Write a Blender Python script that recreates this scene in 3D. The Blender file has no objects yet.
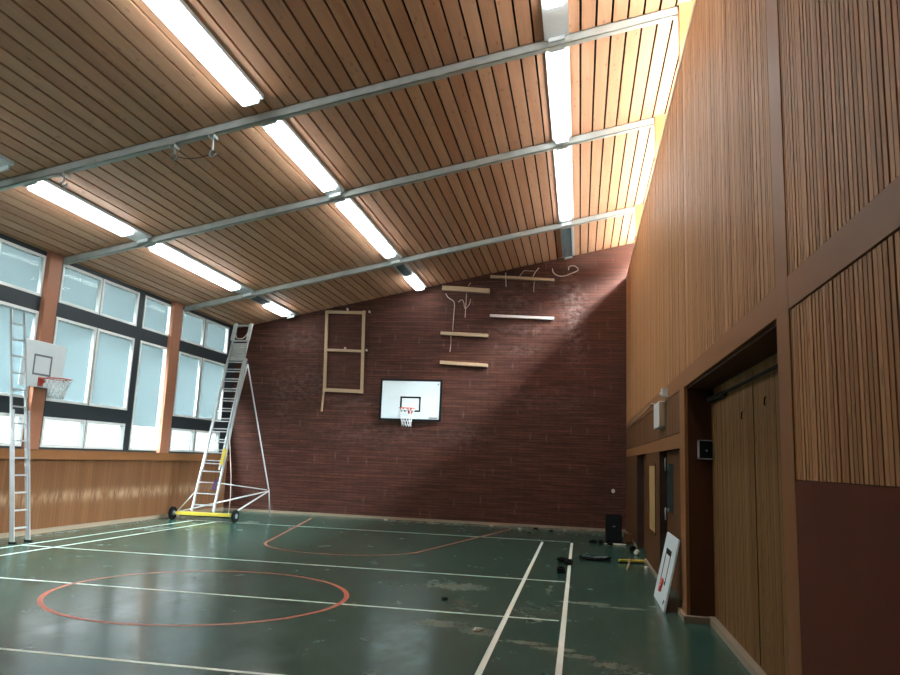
import bpy, bmesh, math, random
from mathutils import Vector, Matrix
random.seed(4)
S = bpy.context.scene
COL = S.collection
PI = math.pi

# ------------------------------------------------------------------ materials
def _nt(name):
    m = bpy.data.materials.new(name); m.use_nodes = True
    nt = m.node_tree
    return m, nt, nt.nodes['Principled BSDF']

def N(nt, t, **kw):
    n = nt.nodes.new(t)
    for k, v in kw.items():
        if k.startswith('i_'):
            n.inputs[k[2:].replace('_', ' ')].default_value = v
        else:
            setattr(n, k, v)
    return n

def L(nt, a, b): nt.links.new(a, b)

def math_(nt, op, a, b=None, clamp=False):
    n = nt.nodes.new('ShaderNodeMath'); n.operation = op; n.use_clamp = clamp
    for i, v in enumerate((a, b)):
        if v is None: continue
        if isinstance(v, (int, float)): n.inputs[i].default_value = v
        else: L(nt, v, n.inputs[i])
    return n.outputs[0]

def mixc(nt, fac, a, b, mode='MIX'):
    n = nt.nodes.new('ShaderNodeMix'); n.data_type = 'RGBA'; n.blend_type = mode
    if isinstance(fac, (int, float)): n.inputs[0].default_value = fac
    else: L(nt, fac, n.inputs[0])
    for i, v in ((6, a), (7, b)):
        if isinstance(v, tuple): n.inputs[i].default_value = (*v[:3], 1)
        else: L(nt, v, n.inputs[i])
    return n.outputs[2]

def plain(name, col, rough=0.5, metal=0.0, var=0.12, scale=6.0, bump=0.0, spec=0.25):
    m, nt, b = _nt(name)
    tc = N(nt, 'ShaderNodeTexCoord')
    nz = N(nt, 'ShaderNodeTexNoise', i_Scale=scale, i_Detail=5.0)
    L(nt, tc.outputs['Object'], nz.inputs['Vector'])
    c = mixc(nt, nz.outputs['Fac'], tuple(x*(1-var) for x in col), tuple(min(1, x*(1+var)) for x in col))
    L(nt, c, b.inputs['Base Color'])
    b.inputs['Roughness'].default_value = rough; b.inputs['Metallic'].default_value = metal; b.inputs['Specular IOR Level'].default_value = spec
    if bump:
        bp = N(nt, 'ShaderNodeBump', i_Strength=bump, i_Distance=0.01)
        L(nt, nz.outputs['Fac'], bp.inputs['Height']); L(nt, bp.outputs[0], b.inputs['Normal'])
    return m

def wood(name, c1, c2, grain='Z', across='Y', pitch=0.0, phase=0.0, boardvar=0.25, rough=0.55,
         lines=0.0, linecol=(0.03, 0.015, 0.008), linew=0.12, knots=0.0, stain=None, stretch=18.0, spec=0.25):
    m, nt, b = _nt(name)
    tc = N(nt, 'ShaderNodeTexCoord')
    sep = N(nt, 'ShaderNodeSeparateXYZ'); L(nt, tc.outputs['Object'], sep.inputs[0])
    ax = sep.outputs[across]
    s = [stretch]*3; s['XYZ'.index(grain)] = 0.7
    mp = N(nt, 'ShaderNodeMapping'); mp.inputs['Scale'].default_value = s
    L(nt, tc.outputs['Object'], mp.inputs[0])
    nz = N(nt, 'ShaderNodeTexNoise', i_Scale=1.0, i_Detail=6.0, i_Roughness=0.6)
    L(nt, mp.outputs[0], nz.inputs['Vector'])
    fac = nz.outputs['Fac']
    if pitch:
        q = math_(nt, 'DIVIDE', math_(nt, 'ADD', ax, -phase), pitch)
        idx = math_(nt, 'FLOOR', q)
        wn = N(nt, 'ShaderNodeTexWhiteNoise', noise_dimensions='1D'); L(nt, idx, wn.inputs['W'])
        off = N(nt, 'ShaderNodeVectorMath', operation='ADD')
        L(nt, mp.outputs[0], off.inputs[0]); 
        cmb = N(nt, 'ShaderNodeCombineXYZ')
        k = math_(nt, 'MULTIPLY', wn.outputs['Value'], 40.0)
        for i in range(3): L(nt, k, cmb.inputs[i])
        L(nt, cmb.outputs[0], off.inputs[1]); L(nt, off.outputs[0], nz.inputs['Vector'])
        v = math_(nt, 'MULTIPLY', math_(nt, 'ADD', wn.outputs['Value'], -0.5), boardvar*2)
        fac = math_(nt, 'ADD', fac, v, True)
    c = mixc(nt, fac, c1, c2)
    big = N(nt, 'ShaderNodeTexNoise', i_Scale=0.6, i_Detail=3.0); L(nt, tc.outputs['Object'], big.inputs['Vector'])
    c = mixc(nt, math_(nt, 'MULTIPLY', big.outputs['Fac'], 0.3), c, tuple(x*0.6 for x in c1))
    if knots:
        mk = N(nt, 'ShaderNodeMapping'); sk = [9.0]*3; sk['XYZ'.index(grain)] = 3.5
        mk.inputs['Scale'].default_value = sk; L(nt, tc.outputs['Object'], mk.inputs[0])
        vo = N(nt, 'ShaderNodeTexVoronoi', i_Scale=1.0); L(nt, mk.outputs[0], vo.inputs['Vector'])
        kf = N(nt, 'ShaderNodeMapRange', clamp=True); L(nt, vo.outputs['Distance'], kf.inputs[0])
        kf.inputs[1].default_value = 0.10; kf.inputs[2].default_value = 0.2; kf.inputs[3].default_value = knots; kf.inputs[4].default_value = 0
        c = mixc(nt, kf.outputs[0], c, tuple(x*0.35 for x in c1))
    if lines:
        fr = math_(nt, 'FRACT', q)
        lf = math_(nt, 'LESS_THAN', fr, linew)
        c = mixc(nt, math_(nt, 'MULTIPLY', lf, lines), c, linecol)
    if stain:
        c = stain(nt, tc, c)
    L(nt, c, b.inputs['Base Color'])
    b.inputs['Roughness'].default_value = rough
    b.inputs['Specular IOR Level'].default_value = spec
    bp = N(nt, 'ShaderNodeBump', i_Strength=0.15, i_Distance=0.005)
    L(nt, nz.outputs['Fac'], bp.inputs['Height']); L(nt, bp.outputs[0], b.inputs['Normal'])
    return m

def emit(name, col, s):
    m, nt, b = _nt(name); nt.nodes.remove(b)
    e = N(nt, 'ShaderNodeEmission'); e.inputs[0].default_value = (*col, 1); e.inputs[1].default_value = s
    L(nt, e.outputs[0], nt.nodes['Material Output'].inputs[0]); return m

def blobs(nt, vec, lst):
    """sum of soft elliptic patches: (x, y, rx, ry, weight) in the plane given by vec"""
    sep = N(nt, 'ShaderNodeSeparateXYZ'); L(nt, vec, sep.inputs[0])
    tot = None
    for (x, y, rx, ry, w) in lst:
        dx = math_(nt, 'DIVIDE', math_(nt, 'ADD', sep.outputs[0], -x), rx)
        dy = math_(nt, 'DIVIDE', math_(nt, 'ADD', sep.outputs[1], -y), ry)
        r2 = math_(nt, 'ADD', math_(nt, 'MULTIPLY', dx, dx), math_(nt, 'MULTIPLY', dy, dy))
        g = math_(nt, 'MULTIPLY', math_(nt, 'EXPONENT', math_(nt, 'MULTIPLY', r2, -1.0)), w)
        tot = g if tot is None else math_(nt, 'ADD', tot, g)
    return tot

# brick
def brick_mat():
    m, nt, b = _nt('long red brown brick')
    tc = N(nt, 'ShaderNodeTexCoord')
    sep = N(nt, 'ShaderNodeSeparateXYZ'); L(nt, tc.outputs['Object'], sep.inputs[0])
    cmb = N(nt, 'ShaderNodeCombineXYZ'); L(nt, sep.outputs[0], cmb.inputs[0]); L(nt, sep.outputs[2], cmb.inputs[1])
    br = N(nt, 'ShaderNodeTexBrick', offset=0.5)
    br.inputs['Scale'].default_value = 1.0
    br.inputs['Mortar Size'].default_value = 0.009
    br.inputs['Mortar Smooth'].default_value = 0.3
    br.inputs['Brick Width'].default_value = 0.42
    br.inputs['Row Height'].default_value = 0.075
    br.inputs['Color1'].default_value = (0.130, 0.046, 0.027, 1)
    br.inputs['Color2'].default_value = (0.080, 0.029, 0.018, 1)
    br.inputs['Mortar'].default_value = (0.018, 0.009, 0.007, 1)
    L(nt, cmb.outputs[0], br.inputs['Vector'])
    nz = N(nt, 'ShaderNodeTexNoise', i_Scale=1.3, i_Detail=6.0); L(nt, cmb.outputs[0], nz.inputs['Vector'])
    c = mixc(nt, nz.outputs['Fac'], br.outputs['Color'], (0.070, 0.028, 0.021))
    mh = N(nt, 'ShaderNodeMapping'); mh.inputs['Scale'].default_value = (0.9, 14.0, 1); L(nt, cmb.outputs[0], mh.inputs[0])
    hn = N(nt, 'ShaderNodeTexNoise', i_Scale=1.0, i_Detail=3.0); L(nt, mh.outputs[0], hn.inputs['Vector'])
    hm = N(nt, 'ShaderNodeMapRange', clamp=True); L(nt, hn.outputs['Fac'], hm.inputs[0]); hm.inputs[1].default_value = 0.40; hm.inputs[2].default_value = 0.62
    c = mixc(nt, math_(nt, 'MULTIPLY', hm.outputs[0], 0.62), c, (0.030, 0.012, 0.009))
    # pale lime bloom: streaky patches
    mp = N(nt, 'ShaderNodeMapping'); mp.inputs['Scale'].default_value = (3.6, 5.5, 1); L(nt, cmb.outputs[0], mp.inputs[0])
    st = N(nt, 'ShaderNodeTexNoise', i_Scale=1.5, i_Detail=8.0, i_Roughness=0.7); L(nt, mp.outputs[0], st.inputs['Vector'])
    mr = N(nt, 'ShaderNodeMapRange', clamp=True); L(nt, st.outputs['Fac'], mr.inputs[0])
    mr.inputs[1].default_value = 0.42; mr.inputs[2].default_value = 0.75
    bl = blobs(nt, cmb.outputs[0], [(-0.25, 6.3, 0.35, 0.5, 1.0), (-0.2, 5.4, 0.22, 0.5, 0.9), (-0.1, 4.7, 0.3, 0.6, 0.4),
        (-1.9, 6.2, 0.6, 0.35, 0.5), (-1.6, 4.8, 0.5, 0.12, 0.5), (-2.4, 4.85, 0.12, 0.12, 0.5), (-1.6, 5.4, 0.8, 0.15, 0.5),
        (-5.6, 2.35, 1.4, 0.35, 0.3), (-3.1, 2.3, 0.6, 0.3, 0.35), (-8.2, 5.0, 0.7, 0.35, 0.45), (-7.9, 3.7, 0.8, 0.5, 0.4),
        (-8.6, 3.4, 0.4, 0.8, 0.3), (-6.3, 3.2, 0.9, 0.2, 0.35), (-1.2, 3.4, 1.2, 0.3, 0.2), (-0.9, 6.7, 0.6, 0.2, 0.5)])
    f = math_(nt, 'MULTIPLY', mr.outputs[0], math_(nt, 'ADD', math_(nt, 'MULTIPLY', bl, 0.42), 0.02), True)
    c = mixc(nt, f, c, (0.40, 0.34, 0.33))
    # short upright plaster smears where fittings were taken off
    mv = N(nt, 'ShaderNodeMapping'); mv.inputs['Scale'].default_value = (1.45, 0.85, 1); L(nt, cmb.outputs[0], mv.inputs[0])
    vo = N(nt, 'ShaderNodeTexVoronoi', i_Scale=1.0); vo.inputs['Randomness'].default_value = 0.75; L(nt, mv.outputs[0], vo.inputs['Vector'])
    sp = N(nt, 'ShaderNodeVectorMath', operation='SUBTRACT'); L(nt, mv.outputs[0], sp.inputs[0]); L(nt, vo.outputs['Position'], sp.inputs[1])
    s2 = N(nt, 'ShaderNodeSeparateXYZ'); L(nt, sp.outputs[0], s2.inputs[0])
    a = math_(nt, 'DIVIDE', s2.outputs[0], 0.035); e = math_(nt, 'DIVIDE', s2.outputs[1], 0.075)
    r2 = math_(nt, 'ADD', math_(nt, 'MULTIPLY', a, a), math_(nt, 'MULTIPLY', e, e))
    g = math_(nt, 'EXPONENT', math_(nt, 'MULTIPLY', r2, -1.0))
    g = math_(nt, 'MULTIPLY', g, math_(nt, 'MULTIPLY', nz.outputs['Fac'], 0.16))
    c = mixc(nt, g, c, (0.42, 0.36, 0.33))
    L(nt, c, b.inputs['Base Color']); b.inputs['Roughness'].default_value = 0.7; b.inputs['Specular IOR Level'].default_value = 0.15
    bp = N(nt, 'ShaderNodeBump', i_Strength=0.35, i_Distance=0.008, invert=True)
    L(nt, br.outputs['Fac'], bp.inputs['Height']); L(nt, bp.outputs[0], b.inputs['Normal'])
    return m

def floor_mat():
    m, nt, b = _nt('green sports floor')
    tc = N(nt, 'ShaderNodeTexCoord')
    n1 = N(nt, 'ShaderNodeTexNoise', i_Scale=0.5, i_Detail=5.0); L(nt, tc.outputs['Object'], n1.inputs['Vector'])
    c = mixc(nt, n1.outputs['Fac'], (0.020, 0.062, 0.046), (0.034, 0.086, 0.066))
    mp = N(nt, 'ShaderNodeMapping'); mp.inputs['Scale'].default_value = (2.2, 1.2, 1); L(nt, tc.outputs['Object'], mp.inputs[0])
    n2 = N(nt, 'ShaderNodeTexNoise', i_Scale=1.2, i_Detail=9.0, i_Roughness=0.75); L(nt, mp.outputs[0], n2.inputs['Vector'])
    mr = N(nt, 'ShaderNodeMapRange', clamp=True); L(nt, n2.outputs['Fac'], mr.inputs[0])
    mr.inputs[1].default_value = 0.50; mr.inputs[2].default_value = 0.75
    c = mixc(nt, math_(nt, 'MULTIPLY', mr.outputs[0], 0.22), c, (0.12, 0.15, 0.11))
    # plaster dust swept up in patches
    n3 = N(nt, 'ShaderNodeTexNoise', i_Scale=13.0, i_Detail=8.0, i_Roughness=0.75); L(nt, tc.outputs['Object'], n3.inputs['Vector'])
    m3 = N(nt, 'ShaderNodeMapRange', clamp=True); L(nt, n3.outputs['Fac'], m3.inputs[0])
    m3.inputs[1].default_value = 0.36; m3.inputs[2].default_value = 0.75
    bl = blobs(nt, tc.outputs['Object'], [(-1.62, 10.3, 0.38, 0.28, 0.8), (-1.47, 7.98, 0.22, 0.14, 0.9), (-0.99, 7.75, 0.13, 0.12, 1.3),
        (-0.55, 7.45, 0.25, 0.06, 0.7), (-0.22, 7.28, 0.16, 0.06, 1.0), (0.0, 7.1, 0.14, 0.06, 0.9), (0.28, 6.9, 0.14, 0.10, 0.8), (0.5, 6.6, 0.3, 0.2, 0.35), (0.05, 9.75, 0.3, 0.07, 0.9), (0.55, 9.6, 0.22, 0.06, 1.1),
        (-0.38, 10.6, 0.05, 0.5, 0.5), (-0.7, 8.9, 0.8, 0.5, 0.18), (0.1, 19.6, 1.6, 0.6, 0.35), (-2.0, 19.9, 3.5, 0.35, 0.4), (-8.9, 14.8, 0.25, 0.7, 0.35),
        (-9.9, 14.0, 0.2, 5.0, 0.12), (-7.9, 17.4, 0.2, 0.2, 0.7)])
    f = math_(nt, 'MULTIPLY', m3.outputs[0], bl, True)
    c = mixc(nt, f, c, (0.30, 0.28, 0.20))
    L(nt, c, b.inputs['Base Color'])
    r = N(nt, 'ShaderNodeMapRange', clamp=True); L(nt, n2.outputs['Fac'], r.inputs[0])
    r.inputs[1].default_value = 0.35; r.inputs[2].default_value = 0.7; r.inputs[3].default_value = 0.16; r.inputs[4].default_value = 0.30
    rr = math_(nt, 'ADD', r.outputs[0], math_(nt, 'MULTIPLY', f, 0.5), True)
    L(nt, rr, b.inputs['Roughness']); b.inputs['Specular IOR Level'].default_value = 0.4
    bp = N(nt, 'ShaderNodeBump', i_Strength=0.06, i_Distance=0.02); L(nt, n1.outputs['Fac'], bp.inputs['Height']); L(nt, bp.outputs[0], b.inputs['Normal'])
    return m

def panel_scuff(nt, tc, c):
    sep = N(nt, 'ShaderNodeSeparateXYZ'); L(nt, tc.outputs['Object'], sep.inputs[0])
    d = math_(nt, 'DIVIDE', math_(nt, 'ADD', sep.outputs[2], -0.67), 0.11)
    g = math_(nt, 'EXPONENT', math_(nt, 'MULTIPLY', math_(nt, 'MULTIPLY', d, d), -1.0))
    mp = N(nt, 'ShaderNodeMapping'); mp.inputs['Scale'].default_value = (3, 9, 2); L(nt, tc.outputs['Object'], mp.inputs[0])
    nz = N(nt, 'ShaderNodeTexNoise', i_Scale=1.0, i_Detail=6.0, i_Roughness=0.7); L(nt, mp.outputs[0], nz.inputs['Vector'])
    mr = N(nt, 'ShaderNodeMapRange', clamp=True); L(nt, nz.outputs['Fac'], mr.inputs[0]); mr.inputs[1].default_value = 0.4; mr.inputs[2].default_value = 0.65
    return mixc(nt, math_(nt, 'MULTIPLY', math_(nt, 'MULTIPLY', g, mr.outputs[0]), 0.55), c, (0.50, 0.37, 0.24))

PITCH = 0.21
MAT = {}
MAT['board'] = wood('oiled pine ceiling boards', (0.47, 0.235, 0.130), (0.70, 0.415, 0.255), 'Y', 'X', PITCH, 1.21, 0.32, 0.5, knots=0.4)
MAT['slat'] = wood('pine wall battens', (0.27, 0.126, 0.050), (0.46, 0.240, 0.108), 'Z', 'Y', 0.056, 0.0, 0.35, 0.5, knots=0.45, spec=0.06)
MAT['slat_shaded'] = wood('pine battens in shaded tone', (0.12, 0.055, 0.024), (0.19, 0.095, 0.045), 'Z', 'Y', 0.05, 0.0, 0.25, 0.6, lines=0.45, linew=0.14, spec=0.06)  # darker copy of the battens, shade of the lower wall in its colour
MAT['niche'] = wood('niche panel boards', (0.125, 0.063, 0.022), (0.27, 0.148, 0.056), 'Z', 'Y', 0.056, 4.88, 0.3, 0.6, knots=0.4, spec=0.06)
MAT['leftpanel'] = wood('left wall pine panelling', (0.125, 0.056, 0.024), (0.20, 0.098, 0.046), 'Z', 'Y', 0.09, 0.0, 0.3, 0.35, lines=0.35, linew=0.1, stain=panel_scuff)
MAT['post'] = wood('red brown painted timber', (0.205, 0.092, 0.037), (0.26, 0.122, 0.052), 'Z', 'Y', rough=0.45, stretch=5, spec=0.06)
MAT['postdark'] = wood('dark red brown board', (0.06, 0.025, 0.012), (0.08, 0.034, 0.018), 'Z', 'Y', rough=0.5, stretch=5, spec=0.06)  # darker red brown for the niche sides and soffit
MAT['band'] = wood('red brown painted rail', (0.205, 0.092, 0.037), (0.26, 0.122, 0.052), 'Y', 'Z', rough=0.45, stretch=5, spec=0.06)
MAT['column'] = wood('orange brown painted column', (0.31, 0.135, 0.078), (0.39, 0.178, 0.105), 'Z', 'Y', rough=0.5, stretch=5)
MAT['cap'] = wood('pale pine capping', (0.36, 0.26, 0.17), (0.46, 0.34, 0.23), 'Y', 'X', rough=0.5)
MAT['fin'] = wood('pine post', (0.36, 0.15, 0.06), (0.42, 0.19, 0.085), 'Z', 'Y', rough=0.5, stretch=8)
MAT['redpanel'] = plain('oxide red panel', (0.095, 0.029, 0.015), 0.9, spec=0.08, var=0.15, scale=1.5)
MAT['gap'] = plain('shadow gap backing', (0.014, 0.008, 0.005), 0.9)
MAT['kerb'] = wood('worn grey brown skirting', (0.20, 0.155, 0.105), (0.32, 0.26, 0.19), 'Y', 'Z', rough=0.6)
MAT['darkframe'] = plain('dark slate window framing', (0.030, 0.040, 0.046), 0.45, var=0.15, scale=2)
MAT['sash'] = plain('white painted sash', (0.68, 0.73, 0.71), 0.4, var=0.05)
MAT['steel'] = plain('galvanised steel', (0.48, 0.52, 0.50), 0.5, 0.05, var=0.25, scale=5)
MAT['alu'] = plain('aluminium', (0.44, 0.47, 0.47), 0.38, 0.4, var=0.1, scale=9)
MAT['housing'] = plain('white light housing', (0.70, 0.76, 0.77), 0.4, 0.2, var=0.06)  # whitened so the housing also stands in for the tubes' glow
MAT['louvre'] = plain('unlit grey louvre', (0.20, 0.25, 0.27), 0.35, 0.5, var=0.2, scale=30)
MAT['lamp'] = emit('cold white fluorescent diffuser', (0.95, 0.985, 1.0), 13.0)
MAT['white'] = plain('white laminate', (0.64, 0.74, 0.76), 0.35, var=0.04)
MAT['offwhite'] = plain('off white plastic', (0.55, 0.56, 0.52), 0.45, var=0.05)
MAT['black'] = plain('black paint', (0.008, 0.011, 0.012), 0.5, spec=0.1)
MAT['rubber'] = plain('black rubber', (0.007, 0.007, 0.007), 0.8, spec=0.08)
MAT['red'] = plain('red painted steel', (0.55, 0.10, 0.075), 0.4)
MAT['net'] = plain('white net cord', (0.68, 0.72, 0.72), 0.8)
MAT['pine'] = wood('bare pine rail', (0.38, 0.275, 0.165), (0.48, 0.36, 0.23), 'X', 'Z', rough=0.5)
MAT['dusty'] = plain('dusty white plank', (0.62, 0.57, 0.54), 0.8, var=0.3, scale=20)
MAT['cable'] = plain('pale cable', (0.50, 0.44, 0.36), 0.6)
MAT['yellow'] = plain('yellow paint', (0.45, 0.37, 0.05), 0.45, var=0.15)
MAT['purple'] = plain('purple cloth', (0.06, 0.03, 0.075), 0.9, bump=0.3)
MAT['line'] = plain('white court line paint', (0.72, 0.78, 0.70), 0.35, var=0.12, scale=3)
MAT['redline'] = plain('red court line paint', (0.42, 0.105, 0.060), 0.35, var=0.2, scale=2)
MAT['dust'] = plain('crumbled plaster', (0.42, 0.40, 0.34), 0.95, bump=0.5, scale=30)
MAT['bounce_pale'] = plain('pale light-bouncing roof', (0.80, 0.80, 0.80), 0.9, var=0.03)
MAT['asphalt'] = plain('pale grey yard', (0.22, 0.22, 0.21), 0.9)
MAT['doordark'] = plain('dark brown door jamb', (0.030, 0.016, 0.010), 0.6)
MAT['doorwood'] = wood('brown door leaf', (0.080, 0.036, 0.014), (0.115, 0.055, 0.023), 'Z', 'Y', rough=0.5, stretch=6, spec=0.06)
MAT['darkglass'] = plain('dark wired glass', (0.035, 0.055, 0.055), 0.12)
MAT['litglass'] = plain('frosted glass with warm light in its colour', (0.46, 0.31, 0.13), 0.3, var=0.25, scale=5)  # warm light on the pane is put into the base colour
MAT['brick'] = brick_mat()
MAT['floor'] = floor_mat()

def glass_mat():
    m, nt, b = _nt('window glass'); nt.nodes.remove(b)
    t = N(nt, 'ShaderNodeBsdfTransparent'); t.inputs[0].default_value = (0.93, 0.97, 0.98, 1)
    g = N(nt, 'ShaderNodeBsdfGlossy'); g.inputs['Roughness'].default_value = 0.03
    mx = N(nt, 'ShaderNodeMixShader'); mx.inputs[0].default_value = 0.007
    L(nt, t.outputs[0], mx.inputs[1]); L(nt, g.outputs[0], mx.inputs[2]); L(nt, mx.outputs[0], nt.nodes['Material Output'].inputs[0])
    return m
MAT['glass'] = glass_mat()

def blind_mat():
    m, nt, b = _nt('venetian blind slats'); nt.nodes.remove(b)
    d = N(nt, 'ShaderNodeBsdfDiffuse'); d.inputs[0].default_value = (0.22, 0.29, 0.30, 1)
    t = N(nt, 'ShaderNodeBsdfTranslucent'); t.inputs[0].default_value = (0.25, 0.30, 0.31, 1)
    mx = N(nt, 'ShaderNodeMixShader'); mx.inputs[0].default_value = 0.09
    L(nt, d.outputs[0], mx.inputs[1]); L(nt, t.outputs[0], mx.inputs[2]); L(nt, mx.outputs[0], nt.nodes['Material Output'].inputs[0])
    return m
MAT['blind'] = blind_mat()

# ------------------------------------------------------------------ mesh helpers (everything is written in room coordinates)
class MB:
    def __init__(s): s.bm = bmesh.new(); s.mi = 0
    def mat(s, i): s.mi = i; return s
    def quadbox(s, P):   # 8 points: bottom 4 (ccw), top 4
        v = [s.bm.verts.new(p) for p in P]
        for f in ((0, 3, 2, 1), (4, 5, 6, 7), (0, 1, 5, 4), (1, 2, 6, 5), (2, 3, 7, 6), (3, 0, 4, 7)):
            fc = s.bm.faces.new([v[i] for i in f]); fc.material_index = s.mi
        return s
    def box(s, x0, x1, y0, y1, z0, z1):
        return s.quadbox([(x0, y0, z0), (x1, y0, z0), (x1, y1, z0), (x0, y1, z0), (x0, y0, z1), (x1, y0, z1), (x1, y1, z1), (x0, y1, z1)])
    def bar(s, a, b, w, h, up=(0, 0, 1)):   # rectangular bar from a to b
        a, b = Vector(a), Vector(b); d = (b-a).normalized(); up = Vector(up)
        if abs(d.dot(up)) > 0.98: up = Vector((1, 0, 0))
        r = d.cross(up).normalized()*w/2; u = r.cross(d).normalized()*h/2
        return s.quadbox([a-r-u, a+r-u, b+r-u, b-r-u, a-r+u, a+r+u, b+r+u, b-r+u])
    def tube(s, pts, r, n=8, closed=False):
        pts = [Vector(p) for p in pts]; rings = []
        m = len(pts)
        prev = None
        for i, p in enumerate(pts):
            if closed: d = pts[(i+1) % m]-pts[i-1]
            else: d = pts[min(i+1, m-1)]-pts[max(i-1, 0)]
            d.normalize()
            ref = prev if prev is not None else (Vector((0, 0, 1)) if abs(d.z) < 0.9 else Vector((1, 0, 0)))
            a = d.cross(ref)
            if a.length < 1e-4: a = d.cross(Vector((0.3, 1, 0.2)))
            a.normalize(); b = a.cross(d).normalized(); prev = b
            rings.append([s.bm.verts.new(p + (a*math.cos(2*PI*k/n)+b*math.sin(2*PI*k/n))*r) for k in range(n)])
        R = range(m if closed else m-1)
        for i in R:
            A, B = rings[i], rings[(i+1) % m]
            for k in range(n):
                f = s.bm.faces.new([A[k], A[(k+1) % n], B[(k+1) % n], B[k]]); f.material_index = s.mi; f.smooth = True
        if not closed:
            for A in (rings[0][::-1], rings[-1]):
                f = s.bm.faces.new(A); f.material_index = s.mi
        return s
    def disc(s, c, axis, r, t, n=20, r2=None):   # short cylinder centred at c
        c = Vector(c); ax = Vector(axis).normalized()
        a = ax.cross(Vector((0, 0, 1)) if abs(ax.z) < 0.9 else Vector((1, 0, 0))).normalized(); b = ax.cross(a)
        r2 = r if r2 is None else r2
        A = [s.bm.verts.new(c-ax*t/2+(a*math.cos(2*PI*k/n)+b*math.sin(2*PI*k/n))*r) for k in range(n)]
        B = [s.bm.verts.new(c+ax*t/2+(a*math.cos(2*PI*k/n)+b*math.sin(2*PI*k/n))*r2) for k in range(n)]
        for k in range(n):
            f = s.bm.faces.new([A[k], A[(k+1) % n], B[(k+1) % n], B[k]]); f.smooth = True; f.material_index = s.mi
        s.bm.faces.new(A[::-1]).material_index = s.mi; s.bm.faces.new(B).material_index = s.mi
        return s
    def lump(s, c, r, seed, sq=(1, 1, 0.5)):
        rnd = random.Random(seed)
        res = bmesh.ops.create_icosphere(s.bm, subdivisions=2, radius=1.0)
        for v in res['verts']:
            k = rnd.uniform(0.7, 1.1)
            v.co = Vector((c[0]+v.co.x*r*sq[0]*k, c[1]+v.co.y*r*sq[1]*k, max(c[2]+v.co.z*r*sq[2]*k, 0.002)))
        return s
    def strip(s, pts, w, z0=0.0, z1=0.0015, closed=False):  # flat painted line on the floor
        pts = [Vector((p[0], p[1], 0)) for p in pts]; m = len(pts); Ls = []; Rs = []
        for i, p in enumerate(pts):
            if closed: d = pts[(i+1) % m]-pts[i-1]
            else: d = pts[min(i+1, m-1)]-pts[max(i-1, 0)]
            d.normalize(); nrm = Vector((-d.y, d.x, 0))*w/2
            Ls.append(s.bm.verts.new(p+nrm+Vector((0, 0, z1)))); Rs.append(s.bm.verts.new(p-nrm+Vector((0, 0, z1))))
        for i in range(m if closed else m-1):
            j = (i+1) % m
            s.bm.faces.new([Rs[i], Rs[j], Ls[j], Ls[i]])
        return s
    def build(s, name, mats, parent=None, bevel=0.0):
        bm = s.bm
        bmesh.ops.recalc_face_normals(bm, faces=bm.faces[:])
        if bevel:
            bmesh.ops.bevel(bm, geom=[e for e in bm.edges], offset=bevel, segments=2, affect='EDGES', profile=0.5, clamp_overlap=True)
        me = bpy.data.meshes.new(name)
        o = bpy.data.objects.new(name, me)
        if parent is not None:
            w = wloc(parent); bmesh.ops.translate(bm, verts=bm.verts[:], vec=-w); o.parent = parent
        bm.to_mesh(me); bm.free()
        if not isinstance(mats, (list, tuple)): mats = [mats]
        for k in mats: me.materials.append(MAT[k])
        COL.objects.link(o)
        return o

def wloc(o):
    v = Vector(o.location)
    while o.parent: o = o.parent; v += o.location
    return v

def thing(name, label, cat, loc, group=None):
    o = bpy.data.objects.new(name, None); COL.objects.link(o); o.location = loc
    o.empty_display_size = 0.1
    o['label'] = label; o['category'] = cat
    if group: o['group'] = group
    return o

def tag(o, label, cat, group=None, kind='thing'):
    o['label'] = label; o['category'] = cat
    if group: o['group'] = group
    if kind: o['kind'] = kind
    # put the origin at the base of the mesh
    me = o.data
    xs = [v.co for v in me.vertices]
    c = Vector(((min(p.x for p in xs)+max(p.x for p in xs))/2, (min(p.y for p in xs)+max(p.y for p in xs))/2, min(p.z for p in xs)))
    me.transform(Matrix.Translation(-c)); o.location = c
    return o

def struct(o):
    o['kind'] = 'structure'; return o

# ------------------------------------------------------------------ room dimensions (metres; camera stands over the origin)
XL, XR, XW = -10.2, 1.22, 2.1
YB, YF = 20.37, -2.6
ZW = 6.88
def zc(x): return 5.36 + 0.2167*(x+10.2)

# floor -------------------------------------------------------------
fl = struct(MB().box(XL-0.3, XW, YF-0.2, YB+0.2, -0.12, 0.0).build('floor', 'floor'))
def line(pts, w, mt='line', name='court_line', closed=False, z=0.0015):
    return MB().strip(pts, w, z1=z, closed=closed).build(name, mt, fl)
line([(-0.79, YF), (-0.79, 16.75)], 0.055)
line([(-0.155, YF), (-0.155, 16.9)], 0.055)
line([(-9.23, YF), (-9.23, 17.0)], 0.045, z=0.0014)
line([(-8.62, YF), (-8.62, 16.95)], 0.05, z=0.0016)
line([(-9.23, 11.34), (-0.20, 11.34)], 0.05, z=0.0018)
line([(-9.23, 8.57), (-0.21, 8.57)], 0.05, z=0.0018)
line([(-9.23, 5.73), (-2.0, 5.73)], 0.05, z=0.0018)
line([(-9.23, 17.05), (-0.2, 17.05)], 0.045, z=0.0018)
line([(-4.45+1.72*math.cos(a*PI/48), 8.58+1.72*math.sin(a*PI/48)) for a in range(96)], 0.06, 'redline', 'court_circle', True, 0.0022)
key = [(-7.10, 19.4), (-5.98, 14.1)] + [(-4.40+1.55*math.cos(PI+a*PI/20), 14.05-1.42*math.sin(a*PI/20)) for a in range(1, 20)] + [(-2.82, 14.1), (-1.72, 19.4)]
line(key, 0.05, 'redline', 'key_line', False, 0.0022)

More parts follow.
